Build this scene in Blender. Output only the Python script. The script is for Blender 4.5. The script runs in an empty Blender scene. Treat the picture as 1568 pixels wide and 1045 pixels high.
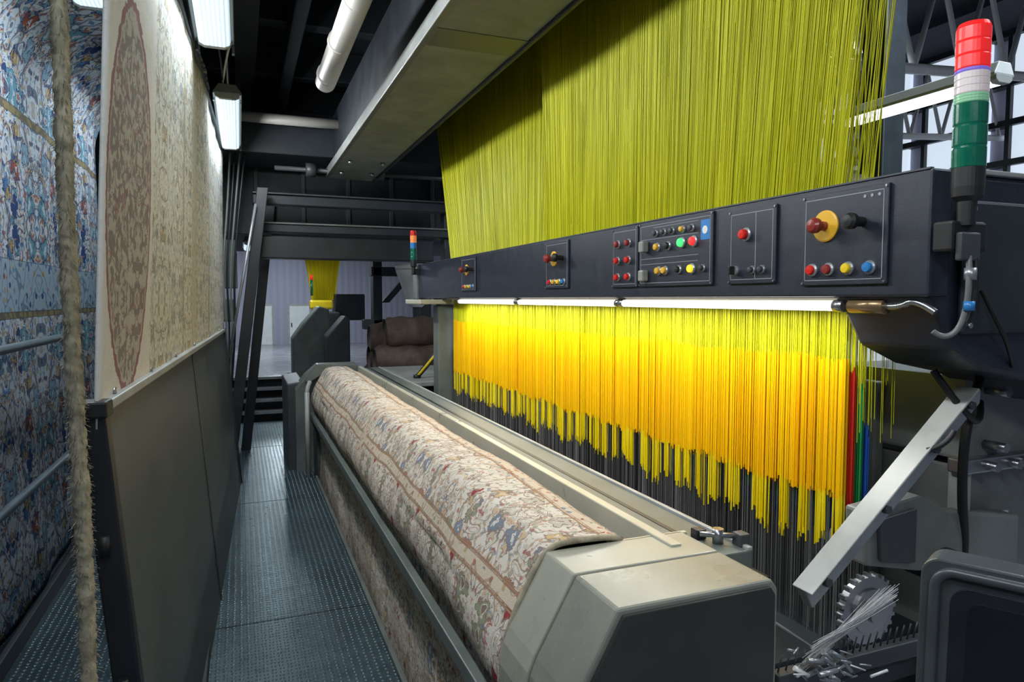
import bpy, math, random, bmesh
from mathutils import Vector, Matrix
random.seed(7)
SC=bpy.context.scene
COL=SC.collection
SHIFT=1.9
# ---------------------------------------------------------------- node helpers
class G:
    def __init__(s,mat):
        mat.use_nodes=True; s.nt=mat.node_tree; s.nt.nodes.clear()
        s.out=s.nt.nodes.new('ShaderNodeOutputMaterial')
    def n(s,t,**k):
        nd=s.nt.nodes.new(t)
        for a,b in k.items(): setattr(nd,a,b)
        return nd
    def set(s,sock,v):
        if isinstance(v,bpy.types.NodeSocket): s.nt.links.new(v,sock)
        else:
            if sock.type=='RGBA' and len(v)==3: v=(*v,1)
            sock.default_value=v
    def m(s,op,a,b=0.0,c=None,clamp=False):
        nd=s.n('ShaderNodeMath',operation=op,use_clamp=clamp)
        s.set(nd.inputs[0],a); s.set(nd.inputs[1],b)
        if c is not None: s.set(nd.inputs[2],c)
        return nd.outputs[0]
    def mix(s,f,a,b):
        nd=s.n('ShaderNodeMix',data_type='RGBA')
        s.set(nd.inputs[0],f); s.set(nd.inputs[6],a); s.set(nd.inputs[7],b)
        return nd.outputs[2]
    def noise(s,vec,scale,detail=2,rough=.5,dist=0):
        nd=s.n('ShaderNodeTexNoise')
        if vec is not None: s.set(nd.inputs['Vector'],vec)
        nd.inputs['Scale'].default_value=scale; nd.inputs['Detail'].default_value=detail
        nd.inputs['Roughness'].default_value=rough; nd.inputs['Distortion'].default_value=dist
        return nd.outputs[0]
    def obj(s,sc=(1,1,1)):
        tc=s.n('ShaderNodeTexCoord'); mp=s.n('ShaderNodeMapping')
        mp.inputs['Scale'].default_value=sc
        s.nt.links.new(tc.outputs['Object'],mp.inputs[0]); return mp.outputs[0]
    def ramp(s,f,stops,interp='LINEAR'):
        nd=s.n('ShaderNodeValToRGB'); cr=nd.color_ramp; cr.interpolation=interp
        while len(cr.elements)<len(stops): cr.elements.new(.5)
        for e,(p,c) in zip(cr.elements,stops): e.position=p; e.color=(*c,1)
        s.set(nd.inputs[0],f); return nd.outputs[0]
    def bump(s,h,strength=.5,dist=.01):
        nd=s.n('ShaderNodeBump'); nd.inputs['Strength'].default_value=strength; nd.inputs['Distance'].default_value=dist
        s.set(nd.inputs['Height'],h); return nd.outputs[0]
    def bsdf(s,**k):
        b=s.n('ShaderNodeBsdfPrincipled')
        for a,v in k.items():
            s.set(b.inputs[a.replace('_',' ')],v)
        s.nt.links.new(b.outputs[0],s.out.inputs[0]); return b
def paint(name,col,rough=.45,metal=0.0,var=.15,scale=6,bump=.08,spec=.5):
    m=bpy.data.materials.new(name); g=G(m)
    n=g.noise(g.obj(),scale,5,.6)
    lo=tuple(c*(1-var*1.6) for c in col); hi=tuple(min(1,c*(1+var)) for c in col)
    c=g.ramp(n,[(.3,lo),(.7,hi)])
    r=g.m('ADD',g.m('MULTIPLY',n,.25),rough-.12)
    n2=g.noise(g.obj(),scale*30,2)
    g.bsdf(Base_Color=c,Roughness=r,Metallic=metal,Normal=g.bump(n2,bump,.002),Specular_IOR_Level=spec)
    return m
def emis(name,col,st,base=None):
    m=bpy.data.materials.new(name); g=G(m)
    g.bsdf(Base_Color=base or col,Roughness=.3,Emission_Color=col,Emission_Strength=st); return m
def thread_mat(name,c1,c2,c3,rough=.4,freq=3.0,trans=0.0):
    m=bpy.data.materials.new(name); g=G(m)
    geo=g.n('ShaderNodeNewGeometry'); rnd=geo.outputs['Random Per Island']
    n=g.noise(g.obj((1,freq,.15)),1.6,3)
    f=g.m('ADD',g.m('MULTIPLY',rnd,.55),g.m('MULTIPLY',n,.55),clamp=True)
    c=g.ramp(f,[(.2,c1),(.5,c2),(.85,c3)])
    g.bsdf(Base_Color=c,Roughness=rough,Specular_IOR_Level=.3)
    return m
def streak_mat(name,c1,c2,c3,fine=260,rough=.5):
    m=bpy.data.materials.new(name); g=G(m)
    tc=g.n('ShaderNodeTexCoord'); mp=g.n('ShaderNodeMapping'); mp.inputs['Scale'].default_value=(1,.012,1)
    g.nt.links.new(tc.outputs['UV'],mp.inputs[0])
    n=g.noise(mp.outputs[0],fine,2,.6); n2=g.noise(mp.outputs[0],fine*.12,3,.6)
    f=g.m('ADD',g.m('MULTIPLY',n,.6),g.m('MULTIPLY',n2,.4))
    c=g.ramp(f,[(.35,c1),(.5,c2),(.65,c3)])
    g.bsdf(Base_Color=c,Roughness=rough,Specular_IOR_Level=.3,Normal=g.bump(n,.5,.003)); return m
def rug_mat(name,base,line,cols,s=1.0,borders=(),vborders=(),med=None,fold=.33,foldv=.5,dens=.3,lw=.085,fl=.85,ft=.55):
    m=bpy.data.materials.new(name); g=G(m)
    tc=g.n('ShaderNodeTexCoord'); sx=g.n('ShaderNodeSeparateXYZ'); g.nt.links.new(tc.outputs['UV'],sx.inputs[0])
    Uc,Vc=sx.outputs[0],sx.outputs[1]
    fu=g.m('PINGPONG',Uc,fold); fv=g.m('PINGPONG',Vc,foldv)
    cb=g.n('ShaderNodeCombineXYZ'); g.set(cb.inputs[0],fu); g.set(cb.inputs[1],fv); vec=cb.outputs[0]
    n1=g.noise(vec,6*s,1.5,.5,.6)
    c1=g.m('LESS_THAN',g.m('ABSOLUTE',g.m('SUBTRACT',g.m('FRACT',g.m('MULTIPLY',n1,7)),.5)),lw)
    c1b=g.m('LESS_THAN',g.m('ABSOLUTE',g.m('SUBTRACT',g.m('FRACT',g.m('ADD',g.m('MULTIPLY',n1,7),.3)),.5)),lw*.7)
    n2=g.noise(vec,22*s,3,.6,.4)
    n3=g.noise(vec,9*s,2)
    n4=g.noise(vec,13*s,1)
    pal=[(i/len(cols),c) for i,c in enumerate(cols)]
    pal4=[(.3+.4*i/len(cols),c) for i,c in enumerate(cols)]
    fleck=g.ramp(n4,pal4,'CONSTANT')
    def vor(scale):
        v=g.n('ShaderNodeTexVoronoi'); g.set(v.inputs['Vector'],vec); v.inputs['Scale'].default_value=scale
        v.inputs['Randomness'].default_value=.8
        sp=g.n('ShaderNodeSeparateColor'); g.nt.links.new(v.outputs['Color'],sp.inputs[0])
        return v.outputs['Distance'],g.ramp(sp.outputs[0],pal,'CONSTANT')
    d,vc=vor(8*s); d2,vc2=vor(26*s)
    wob=g.m('SUBTRACT',n2,.5)
    dd=g.m('ADD',d,g.m('MULTIPLY',wob,1.1))
    dd2=g.m('ADD',d2,g.m('MULTIPLY',wob,.8))
    def pattern(b,ln):
        c=g.mix(g.m('MULTIPLY',g.m('GREATER_THAN',n2,ft),fl),b,fleck)
        c=g.mix(g.m('MULTIPLY',g.m('LESS_THAN',dd2,.27),.85),c,vc2)
        c=g.mix(g.m('MULTIPLY',c1b,.6),c,fleck)
        c=g.mix(g.m('MULTIPLY',c1,.75),c,ln)
        c=g.mix(g.m('LESS_THAN',dd,dens),c,vc)
        ring=g.m('LESS_THAN',g.m('ABSOLUTE',g.m('SUBTRACT',dd,dens+.03)),.03)
        c=g.mix(ring,c,ln)
        c=g.mix(g.m('LESS_THAN',dd,dens*.45),c,b)
        c=g.mix(g.m('LESS_THAN',dd,dens*.2),c,ln)
        return c
    col=pattern(base,line)
    def band(col,C,a,b,bg,ln,busy):
        msk=g.m('MULTIPLY',g.m('GREATER_THAN',C,a),g.m('LESS_THAN',C,b))
        inner=bg
        if busy:
            inner=g.mix(g.m('LESS_THAN',dd2,.34),bg,vc2)
            inner=g.mix(g.m('MULTIPLY',c1,.5),inner,ln)
        else:
            inner=g.mix(g.m('GREATER_THAN',n2,.5),bg,g.mix(.5,bg,ln))
        col=g.mix(msk,col,inner)
        e=g.m('MINIMUM',g.m('ABSOLUTE',g.m('SUBTRACT',C,a)),g.m('ABSOLUTE',g.m('SUBTRACT',C,b)))
        return g.mix(g.m('MULTIPLY',g.m('LESS_THAN',e,.0016),.8),col,ln)
    for a,b,bg,ln,bz in borders: col=band(col,Uc,a,b,bg,ln,bz)
    for a,b,bg,ln,bz in vborders: col=band(col,Vc,a,b,bg,ln,bz)
    if med:
        plain,ell=med
        fade=g.m('ADD',Uc,g.m('MULTIPLY',g.m('SUBTRACT',n3,.5),.12))
        gm=g.m('LESS_THAN',fade,plain[0])
        soft=g.mix(g.m('MULTIPLY',g.m('GREATER_THAN',n2,.58),.10),plain[1],line)
        col=g.mix(gm,col,soft)
        for (cu,cv,ru,rv,cin,cring,cspeck) in ell:
            du=g.m('DIVIDE',g.m('SUBTRACT',Uc,cu),ru); dv=g.m('DIVIDE',g.m('SUBTRACT',Vc,cv),rv)
            r=g.m('SQRT',g.m('ADD',g.m('MULTIPLY',du,du),g.m('MULTIPLY',dv,dv)))
            inn=g.mix(g.m('GREATER_THAN',n2,.5),cin,cspeck)
            inn=g.mix(g.m('MULTIPLY',c1,.7),inn,cring)
            inn=g.mix(g.m('LESS_THAN',dd,.2),inn,cspeck)
            rr=g.m('ADD',r,g.m('MULTIPLY',wob,.10))
            col=g.mix(g.m('LESS_THAN',rr,1.0),col,cring)
            col=g.mix(g.m('LESS_THAN',rr,.945),col,cspeck)
            col=g.mix(g.m('LESS_THAN',rr,.92),col,inn)
    fib=g.noise(g.obj(),420,2)
    h=g.m('ADD',g.m('MULTIPLY',fib,.5),g.m('MULTIPLY',n2,.8))
    g.bsdf(Base_Color=col,Roughness=.95,Normal=g.bump(h,.6,.004),Specular_IOR_Level=.15)
    return m
# ---------------------------------------------------------------- geometry helpers
def top(name):
    e=bpy.data.objects.new(name,None); e.empty_display_size=.1; COL.objects.link(e); return e
def mk(parent,name,verts,faces,mat,smooth=False,bevel=0,uvs=None,seg=2):
    me=bpy.data.meshes.new(name); me.from_pydata([tuple(v) for v in verts],[],faces); me.update()
    if smooth:
        for p in me.polygons: p.use_smooth=True
    me.materials.append(mat)
    if uvs:
        l=me.uv_layers.new()
        for lp in me.loops: l.data[lp.index].uv=uvs[lp.vertex_index]
    o=bpy.data.objects.new(name,me); COL.objects.link(o)
    if parent: o.parent=parent
    if bevel:
        b=o.modifiers.new('bv','BEVEL'); b.width=bevel; b.segments=seg; b.limit_method='ANGLE'
    return o
def recalc(o):
    bm=bmesh.new(); bm.from_mesh(o.data); bmesh.ops.recalc_face_normals(bm,faces=bm.faces); bm.to_mesh(o.data); bm.free()
def box(parent,name,x0,x1,y0,y1,z0,z1,mat,bevel=.003):
    v=[(x,y,z) for x in(x0,x1) for y in(y0,y1) for z in(z0,z1)]
    f=[(0,1,3,2),(4,6,7,5),(0,4,5,1),(2,3,7,6),(0,2,6,4),(1,5,7,3)]
    return mk(parent,name,v,f,mat,bevel=bevel)
def prism(parent,name,poly,a0,a1,mat,axis='y',bevel=.004):
    n=len(poly)
    def pt(p,a):
        return {'y':(p[0],a,p[1]),'x':(a,p[0],p[1]),'z':(p[0],p[1],a)}[axis]
    v=[pt(p,a0) for p in poly]+[pt(p,a1) for p in poly]
    f=[tuple(range(n)),tuple(range(2*n-1,n-1,-1))]+[(i,i+n,(i+1)%n+n,(i+1)%n) for i in range(n)]
    o=mk(parent,name,v,f,mat,bevel=bevel); recalc(o); return o
def cyl(parent,name,p0,p1,r,mat,seg=24,r2=None,bevel=0):
    p0=Vector(p0);p1=Vector(p1); d=(p1-p0).normalized()
    a=d.orthogonal().normalized(); b=d.cross(a); r2=r if r2 is None else r2
    v=[]
    for p,rr in((p0,r),(p1,r2)):
        for i in range(seg):
            t=2*math.pi*i/seg; v.append(p+a*math.cos(t)*rr+b*math.sin(t)*rr)
    f=[(i,(i+1)%seg,(i+1)%seg+seg,i+seg) for i in range(seg)]+[tuple(range(seg-1,-1,-1)),tuple(range(seg,2*seg))]
    o=mk(parent,name,v,f,mat,bevel=bevel)
    for p in o.data.polygons:
        if len(p.vertices)==4: p.use_smooth=True
    return o
def lathe(parent,name,origin,axis,prof,mat,seg=24):
    o=Vector(origin); d=Vector(axis).normalized(); a=d.orthogonal().normalized(); b=d.cross(a); v=[];f=[]
    for (r,h) in prof:
        for i in range(seg):
            t=2*math.pi*i/seg; v.append(o+d*h+a*math.cos(t)*r+b*math.sin(t)*r)
    for j in range(len(prof)-1):
        f+=[(j*seg+i,j*seg+(i+1)%seg,(j+1)*seg+(i+1)%seg,(j+1)*seg+i) for i in range(seg)]
    f+=[tuple(range(seg-1,-1,-1)),tuple(range((len(prof)-1)*seg,len(prof)*seg))]
    return mk(parent,name,v,f,mat)
def tube(parent,name,pts,r,mat,cyclic=False,smooth=True):
    cu=bpy.data.curves.new(name,'CURVE'); cu.dimensions='3D'; cu.bevel_depth=r; cu.bevel_resolution=3; cu.use_fill_caps=True
    sp=cu.splines.new('NURBS' if smooth and len(pts)>2 else 'POLY'); sp.points.add(len(pts)-1)
    for p,q in zip(sp.points,pts): p.co=(*q,1)
    if sp.type=='NURBS': sp.order_u=3; sp.use_endpoint_u=True
    sp.use_cyclic_u=cyclic
    cu.materials.append(mat); o=bpy.data.objects.new(name,cu); COL.objects.link(o); o.parent=parent; return o
def threads(parent,name,lines,r,mat):
    v=[];f=[]
    ang=[(math.cos(a),math.sin(a)) for a in (math.pi,math.pi/3*-1,math.pi/3)]
    for L in lines:
        rr=r*random.uniform(.75,1.25); b=len(v)
        for (x,y,z) in L:
            for c,s in ang: v.append((x+c*rr,y+s*rr,z))
        for j in range(len(L)-1):
            for k in range(3):
                a0=b+j*3+k;a1=b+j*3+(k+1)%3
                f.append((a0,a1,a1+3,a0+3))
    return mk(parent,name,v,f,mat,smooth=True)
def hthreads(parent,name,lines,r,mat):
    v=[];f=[]
    for L in lines:
        b=len(v)
        for (x,y,z) in L:
            v+= [(x,y+r,z),(x,y-r,z),(x,y,z+r*1.4)]
        for j in range(len(L)-1):
            for k in range(3):
                a0=b+j*3+k;a1=b+j*3+(k+1)%3
                f.append((a0,a1,a1+3,a0+3))
    return mk(parent,name,v,f,mat,smooth=True)
def grid(parent,name,nu,nv,fn,mat,solid=0):
    v=[];uv=[];f=[]
    for i in range(nu+1):
        for j in range(nv+1):
            x,y,z,a,b=fn(i/nu,j/nv); v.append((x,y,z)); uv.append((a,b))
    for i in range(nu):
        for j in range(nv):
            a=i*(nv+1)+j; f.append((a,a+1,a+nv+2,a+nv+1))
    o=mk(parent,name,v,f,mat,smooth=True,uvs=uv)
    if solid:
        s=o.modifiers.new('s','SOLIDIFY'); s.thickness=solid; s.offset=0
    return o
def area(name,loc,sx,sy,power,col,rot=(0,0,0),parent=None):
    l=bpy.data.lights.new(name,'AREA'); l.shape='RECTANGLE'; l.size=sx; l.size_y=sy; l.energy=power; l.color=col
    o=bpy.data.objects.new(name,l); o.location=loc; o.rotation_euler=rot; COL.objects.link(o)
    if parent: o.parent=parent
    return o
def sn(y,f,ph=0):
    return .5*math.sin(y*f+ph)+.3*math.sin(y*f*2.3+ph*1.7+1)+.2*math.sin(y*f*5.1+ph*.6+2)
# ---------------------------------------------------------------- materials
black=paint('black_paint',(.012,.014,.018),.4)
navy=paint('dark_blue_steel',(.018,.024,.030),.5)
dkgrey=paint('dark_grey_paint',(.05,.055,.06),.45)
panelm=paint('panel_blue_black',(.016,.020,.032),.35,scale=20,bump=.3)
grey=paint('machine_grey',(.17,.18,.17),.4)
greygreen=paint('machine_grey_green',(.13,.15,.135),.4)
ltgrey=paint('light_grey_paint',(.36,.37,.35),.35)
cream=paint('cream_paint',(.50,.48,.38),.3,var=.08)
capm=paint('cap_beige_paint',(.25,.25,.21),.28,var=.1)
barr=paint('barrier_grey_paint',(.058,.068,.064),.40,var=.18,scale=2)
steel=paint('bare_steel',(.40,.41,.42),.3,metal=.9)
alu=paint('aluminium',(.36,.38,.40),.35,metal=.6)
white=paint('white_enamel',(.7,.71,.7),.35,var=.05)
ceilm=paint('ceiling_dark',(.022,.028,.034),.7)
beamm=paint('concrete_grey_beam',(.25,.27,.25),.6,var=.2,scale=5)
rubber=paint('black_rubber',(.01,.01,.01),.5)
brown=paint('brown_wrapping',(.085,.055,.04),.8,var=.3,scale=9,bump=.5)
ductm=paint('duct_white',(.32,.31,.28),.4,var=.08)
redp=paint('red_plastic',(.65,.02,.015),.25,var=.05)
dred=paint('maroon_plastic',(.25,.03,.025),.25,var=.05)
yelp=paint('yellow_plastic',(.85,.6,.02),.3,var=.05)
orap=paint('amber_disc',(.75,.42,.03),.35,var=.08)
blup=paint('blue_plastic',(.03,.2,.5),.3,var=.05)
label=paint('panel_print',(.3,.32,.35),.5,var=.05)
floorm=paint('concrete_floor',(.24,.24,.26),.22,var=.2,scale=2)
def diff_mat(name,col,st):
    m=bpy.data.materials.new(name); g=G(m)
    wv=g.n('ShaderNodeTexWave',wave_type='BANDS',bands_direction='X'); g.set(wv.inputs['Vector'],g.obj()); wv.inputs['Scale'].default_value=18
    e=g.m('ADD',g.m('MULTIPLY',wv.outputs[1],st*.55),st*.6)
    g.bsdf(Base_Color=(.7,.75,.8),Roughness=.2,Emission_Color=col,Emission_Strength=e); return m
tubeE=diff_mat('prismatic_diffuser',(.66,.86,1.0),1.15)
loomE=emis('loom_tube_light',(1,.98,.95),2.6)
hallE=emis('hall_tube',(.85,.95,1.0),3)
skyE=emis('roof_daylight_panel',(.75,.86,1.0),.8)
def plate_mat():
    m=bpy.data.materials.new('dimpled_steel_plate'); g=G(m)
    o=g.obj((33,38,1))
    v=g.n('ShaderNodeTexVoronoi'); g.set(v.inputs['Vector'],o); v.inputs['Scale'].default_value=1; v.inputs['Randomness'].default_value=.12
    v.voronoi_dimensions='2D'
    dome=g.m('SUBTRACT',1,g.m('MULTIPLY',v.outputs['Distance'],3.0),clamp=True)
    n=g.noise(g.obj(),3,6,.65); n2=g.noise(g.obj(),18,4)
    c=g.ramp(n,[(.3,(.045,.075,.088)),(.7,(.10,.148,.168))])
    c=g.mix(g.m('MULTIPLY',g.m('GREATER_THAN',n2,.66),.6),c,(.04,.04,.035))
    c=g.mix(g.m('MULTIPLY',dome,.65),c,(.45,.58,.64))  # light caught by the dimples, painted in as paler tops
    g.bsdf(Base_Color=c,Metallic=.6,Roughness=g.m('ADD',g.m('MULTIPLY',n2,.3),.18),Normal=g.bump(dome,1.0,.008))
    return m
platem=plate_mat()
# ---------------------------------------------------------------- room
fl=top('floor'); mk(fl,'slab',[(-4,-3,-1.9),(12,-3,-1.9),(12,30,-1.9),(-4,30,-1.9)],[(0,1,2,3)],floorm)
w=top('wall_back')
def corr(name,col,sc):
    m=bpy.data.materials.new(name); g=G(m)
    wv=g.n('ShaderNodeTexWave',wave_type='BANDS',bands_direction='X'); g.set(wv.inputs['Vector'],g.obj()); wv.inputs['Scale'].default_value=sc
    c=g.mix(g.m('MULTIPLY',wv.outputs[1],.25),col,tuple(x*.6 for x in col))
    g.bsdf(Base_Color=c,Roughness=.6,Normal=g.bump(wv.outputs[1],.5,.02)); return m
cw=corr('corrugated_lilac_wall',(.34,.335,.42),1.2)
box(w,'panel',-4,12,30,30.2,-1.9,5,cw,0)
for i,(a,b) in enumerate([(.55,1.2),(1.9,2.7)]):
    d=top('door_%d'%(i+1)); box(d,'leaf',a,b,29.9,29.98,-1.9,-.3,white,.01)
    box(d,'frame',a-.08,b+.08,29.93,29.99,-1.9,-.22,ltgrey,.01); box(d,'handle',a+.05,a+.09,29.84,29.9,-1.15,-1.0,black,.005)
w=top('wall_left'); box(w,'panel',-4.2,-4,-3,30,-1.9,5,cw,0)
w=top('wall_right'); box(w,'panel',12,12.2,-3,30,-1.9,5,cw,0)
c=top('ceiling')
box(c,'mezzanine_deck',-2.5,3.2,-2,13,2.25,2.4,ceilm,0)
box(c,'roof',-4,12,-3,30,5,5.2,ceilm,0)
for i in range(11):
    y=-1+i*1.25
    box(c,'joist_%d'%i,-2.5,3.2,y,y+.12,1.97,2.25,navy,.01)
for i,x in enumerate((-1.4,-.62,.35,)):
    box(c,'stringer_%d'%i,x,x+.09,-2,12,1.78,1.97,navy,.01)
box(c,'purlin_tray',.0,.16,1.5,9,1.9,1.96,dkgrey,.005)
# ---------------------------------------------------------------- walkway
wk=top('metal_walkway')
box(wk,'deck',-.34,.55,.2,8.8,-1.54,-1.5,platem,.004)
box(wk,'left_kerb',-.185,-.15,.2,8.8,-1.5,-1.44,navy,.004)
box(wk,'right_kerb',.55,.57,.2,6.3,-1.54,-1.48,greygreen,.003)
for y in (1,3,5,7,8.6):
    box(wk,'leg_%d'%int(y*10),-.3,-.24,y,y+.06,-1.9,-1.54,navy); box(wk,'legr_%d'%int(y*10),.46,.52,y,y+.06,-1.9,-1.54,navy)
    box(wk,'joint_%d'%int(y*10),-.15,.55,y+.3,y+.304,-1.5,-1.4985,black,0)
box(wk,'side_platform',-1.15,-.36,.2,7.5,-1.54,-1.5,platem,.004)
box(wk,'side_curb',-.925,-.90,.2,7.5,-1.5,-1.42,dkgrey,.003)
for y in (1.4,3.4,5.4,7.2): box(wk,'leg_s%d'%int(y*10),-1.1,-1.04,y,y+.06,-1.9,-1.54,navy)
st=top('steel_steps')
for i in range(4):
    box(st,'tread_%d'%i,-.35,.58,8.9+i*.21,9.08+i*.21,-1.42+i*.12,-1.39+i*.12,dkgrey)
    box(st,'nosing_%d'%i,-.35,.58,8.89+i*.21,8.905+i*.21,-1.42+i*.12,-1.385+i*.12,steel,0)
    cyl(st,'pipe_%d'%i,(-.35,9.0+i*.21,-1.55+i*.12),(.58,9.0+i*.21,-1.55+i*.12),.02,navy,10)
prism(st,'stringer_l',[(8.85,-1.5),(9.7,-1.0),(9.7,-1.12),(9.0,-1.6),(8.85,-1.6)],-.39,-.36,black,axis='x'); prism(st,'stringer_r',[(8.85,-1.5),(9.7,-1.0),(9.7,-1.12),(9.0,-1.6),(8.85,-1.6)],.585,.605,black,axis='x')
for x in (-.37,.59): cyl(st,'support_%d'%int(x*100),(x,9.7,-1.9),(x,9.7,-1.0),.015,navy,10)
box(st,'back_board',-.35,.58,9.7,9.74,-1.9,-1.06,black)
# ---------------------------------------------------------------- barrier (slightly skewed to the loom)
def bx(Y): return -.376+.042*Y
br=top('guard_barrier')
y0,y1=1.83,5.9
def slab(name,xa,xb,ya,yb,zt,zb,mat,lean=.10,bv=.004):
    vs=[]
    for Y in(ya,yb):
        for (dx,z) in((xa,zt),(xb,zt),(xb+lean,zb),(xa+lean,zb)):
            vs.append((bx(Y)+dx,Y,z))
    return mk(br,name,vs,[(0,1,2,3),(7,6,5,4),(0,4,5,1),(1,5,6,2),(2,6,7,3),(3,7,4,0)],mat,bevel=bv)
slab('panel',-.012,.0,y0,y1,-.26,-1.5,barr)
slab('top_trim',-.03,.012,y0,y1,-.238,-.262,ltgrey,.0)
slab('end_post',-.055,.004,y0-.03,y0+.012,-.25,-1.5,black,.10,.006)
slab('end_cap',-.062,.012,y0-.045,y0+.02,-.235,-.275,rubber,.0,.006)
slab('seam_post',-.0,.005,3.62,3.65,-.262,-1.5,dkgrey)
slab('far_post',-.03,.012,y1,y1+.04,-.235,-1.5,navy)
for k,Y in enumerate((1.95,2.5,3.1,3.8,4.6,5.5)):
    cyl(br,'clip_%d'%k,(bx(Y)-.005,Y,-.238),(bx(Y)-.005,Y,-.222),.006,steel,10)
for k,z in enumerate((-.55,-.9)): cyl(br,'hinge_%d'%k,(bx(1.8)-.03+.08*(-z-.25),1.795,z),(bx(1.8)-.03+.08*(-z-.25),1.795,z-.05),.012,rubber,12)
# ---------------------------------------------------------------- hanging cream rug with oval medallions
ovalm=rug_mat('cream_oval_rug',(.70,.69,.63),(.27,.26,.23),[(.38,.38,.37),(.50,.42,.29),(.30,.36,.42),(.56,.54,.48),(.42,.32,.26)],s=1.2,
   borders=[(1.55,1.60,(.52,.45,.33),(.28,.22,.15),False),(1.9,2.15,(.58,.54,.44),(.28,.22,.15),True),(2.8,2.86,(.42,.38,.32),(.25,.2,.15),False)],
   med=((.66,(.72,.70,.67)),[(.33,.27,.30,.53,(.27,.24,.23),(.32,.17,.18),(.50,.47,.43)),(.33,1.54,.30,.52,(.27,.24,.23),(.32,.17,.18),(.50,.47,.43))]),fold=.45,foldv=.4,dens=.26,lw=.09,fl=.7)
hr=top('hanging_oval_rug')
def cr(i,j):
    Y=1.80+i*4.3; z=-.30+j*1.50
    x=bx(Y)-.012+.05*(z+.25)*(1-i*.8)+.010*sn(Y,3,z)*(.3+j)
    return (x,Y,z,i*4.3,z)
grid(hr,'cloth',90,24,cr,ovalm,solid=.008)
cyl(hr,'top_roller',(bx(1.8)+.02,1.6,1.22),(bx(6.2),6.3,1.22),.035,dkgrey)
# fuzzy selvage of the next rug, seen edge-on
sc_=top('rug_selvage_cord')
fz=paint('selvage_wool',(.42,.37,.26),.95,var=.3,scale=30,bump=.8)
vv=[];ff=[];S=14;NN=420
for j in range(NN+1):
    z=1.7-3.2*j/NN; cx=-.338-.008*sn(z,1.3); cy=1.72+.01*sn(z,2,1)
    for i in range(S):
        t=2*math.pi*i/S; r=.018+random.uniform(-.003,.003)+.002*sn(z,25)
        vv.append((cx+r*.9*math.cos(t),cy+r*1.2*math.sin(t),z+random.uniform(-.002,.002)))
for j in range(NN):
    for i in range(S): ff.append((j*S+i,j*S+(i+1)%S,(j+1)*S+(i+1)%S,(j+1)*S+i))
mk(sc_,'cord',vv,ff,fz,smooth=True)
fl_=[]
for k in range(3600):
    z=random.uniform(-1.4,1.7); t=random.uniform(0,6.28); a=random.uniform(.004,.014)
    x=-.338-.008*sn(z,1.3)+.014*math.cos(t); y=1.72+.02*math.sin(t)
    fl_.append([(x,y,z),(x+a*math.cos(t),y+a*math.sin(t),z-random.uniform(.0,.012))])
threads(sc_,'fluff',fl_,.0007,fz)
# ---------------------------------------------------------------- ornate rug at the far left
om=rug_mat('ornate_blue_rug',(.50,.54,.60),(.03,.05,.12),[(.07,.17,.36),(.38,.26,.10),(.12,.27,.34),(.26,.07,.05),(.48,.38,.20),(.03,.06,.17),(.20,.32,.42)],s=.85,
   borders=[(1.35,1.38,(.25,.2,.1),(.03,.04,.08),False),(1.38,1.62,(.30,.38,.46),(.03,.04,.08),True),(2.3,2.34,(.25,.2,.1),(.03,.04,.08),False)],fold=.6,foldv=.7,dens=.38,lw=.11,fl=.85,ft=.545)
orr=top('hanging_ornate_rug')
def orf(i,j):
    Y=1.2+i*4.6; s=j*3.55
    if s<2.5: x=-.96; z=-1.44+s
    else:
        a=(s-2.5)/.4
        if a<math.pi/2: x=-.96+.4*(1-math.cos(a)); z=1.06+.4*math.sin(a)
        else: x=-.56+(s-2.5-.4*math.pi/2)*.9; z=1.46
    x+=.02*sn(Y,2.5,z)
    return (x,Y,z,s,Y)
grid(orr,'cloth',50,90,orf,om,solid=.008)
hrl=top('stair_handrail'); railm=paint('rail_blue_grey',(.10,.13,.155),.4)
for z in(-.20,-.83): tube(hrl,'rail_%d'%int(-z*100),[(-.87,1.0,z),(-.87,4.65,z)],.019,railm,smooth=False)
for y in(1.2,2.3,4.6): tube(hrl,'post_%d'%int(y*10),[(-.87,y,-1.5),(-.87,y,-.2)],.02,railm,smooth=False)
# ---------------------------------------------------------------- fluorescent lamps
def lamp(name,x,y0,y1,z,power,w=.085,E=tubeE,hang=True,side=0):
    L=top(name)
    prism(L,'housing',[(x-w,z-.012),(x-w*1.02,z),(x-w*.6,z+.05),(x+w*.6,z+.05),(x+w*1.02,z),(x+w,z-.012),(x+w*.86,z-.002),(x-w*.86,z-.002)],y0,y1,greygreen if E is tubeE else white)
    prof=[(x-w*.84,z),(x-w*.78,z-.022),(x-w*.5,z-.034),(x+w*.5,z-.034),(x+w*.78,z-.022),(x+w*.84,z)]
    prism(L,'diffuser',prof,y0+.03,y1-.03,E,bevel=0)
    for yy,n in((y0,'a'),(y1-.03,'b')):
        prism(L,'end_'+n,[(x+(p[0]-x)*1.06,p[1]-(.003 if p[1]<z else 0)) for p in prof],yy,yy+.03,ltgrey,bevel=.003)
        for sx in(-1,1): box(L,'clip_%s%d'%(n,sx),x+sx*w*.95-.006,x+sx*w*.95+.006,yy+.12,yy+.15,z-.02,z+.02,steel,.001)
    if hang:
        for yy in(y0+.25,y1-.25): cyl(L,'hanger_%d'%int(yy*10),(x,yy,z+.05),(x,yy,1.8 if z<1.7 else 5.0),.006,steel,8)
    if power: area(name+'_light',(x,(y0+y1)/2,z-.05),w*2,y1-y0,power,(.80,.92,1.0),parent=L)
    if side: area(name+'_side_light',(x+w*1.1,(y0+y1)/2,z-.03),.06,y1-y0,side,(.92,.96,1.0),rot=(0,math.radians(-62),0),parent=L)
    return L
lamp('added_fill_lamp',-.085,2.3,3.6,1.22,8,side=25)
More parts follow.
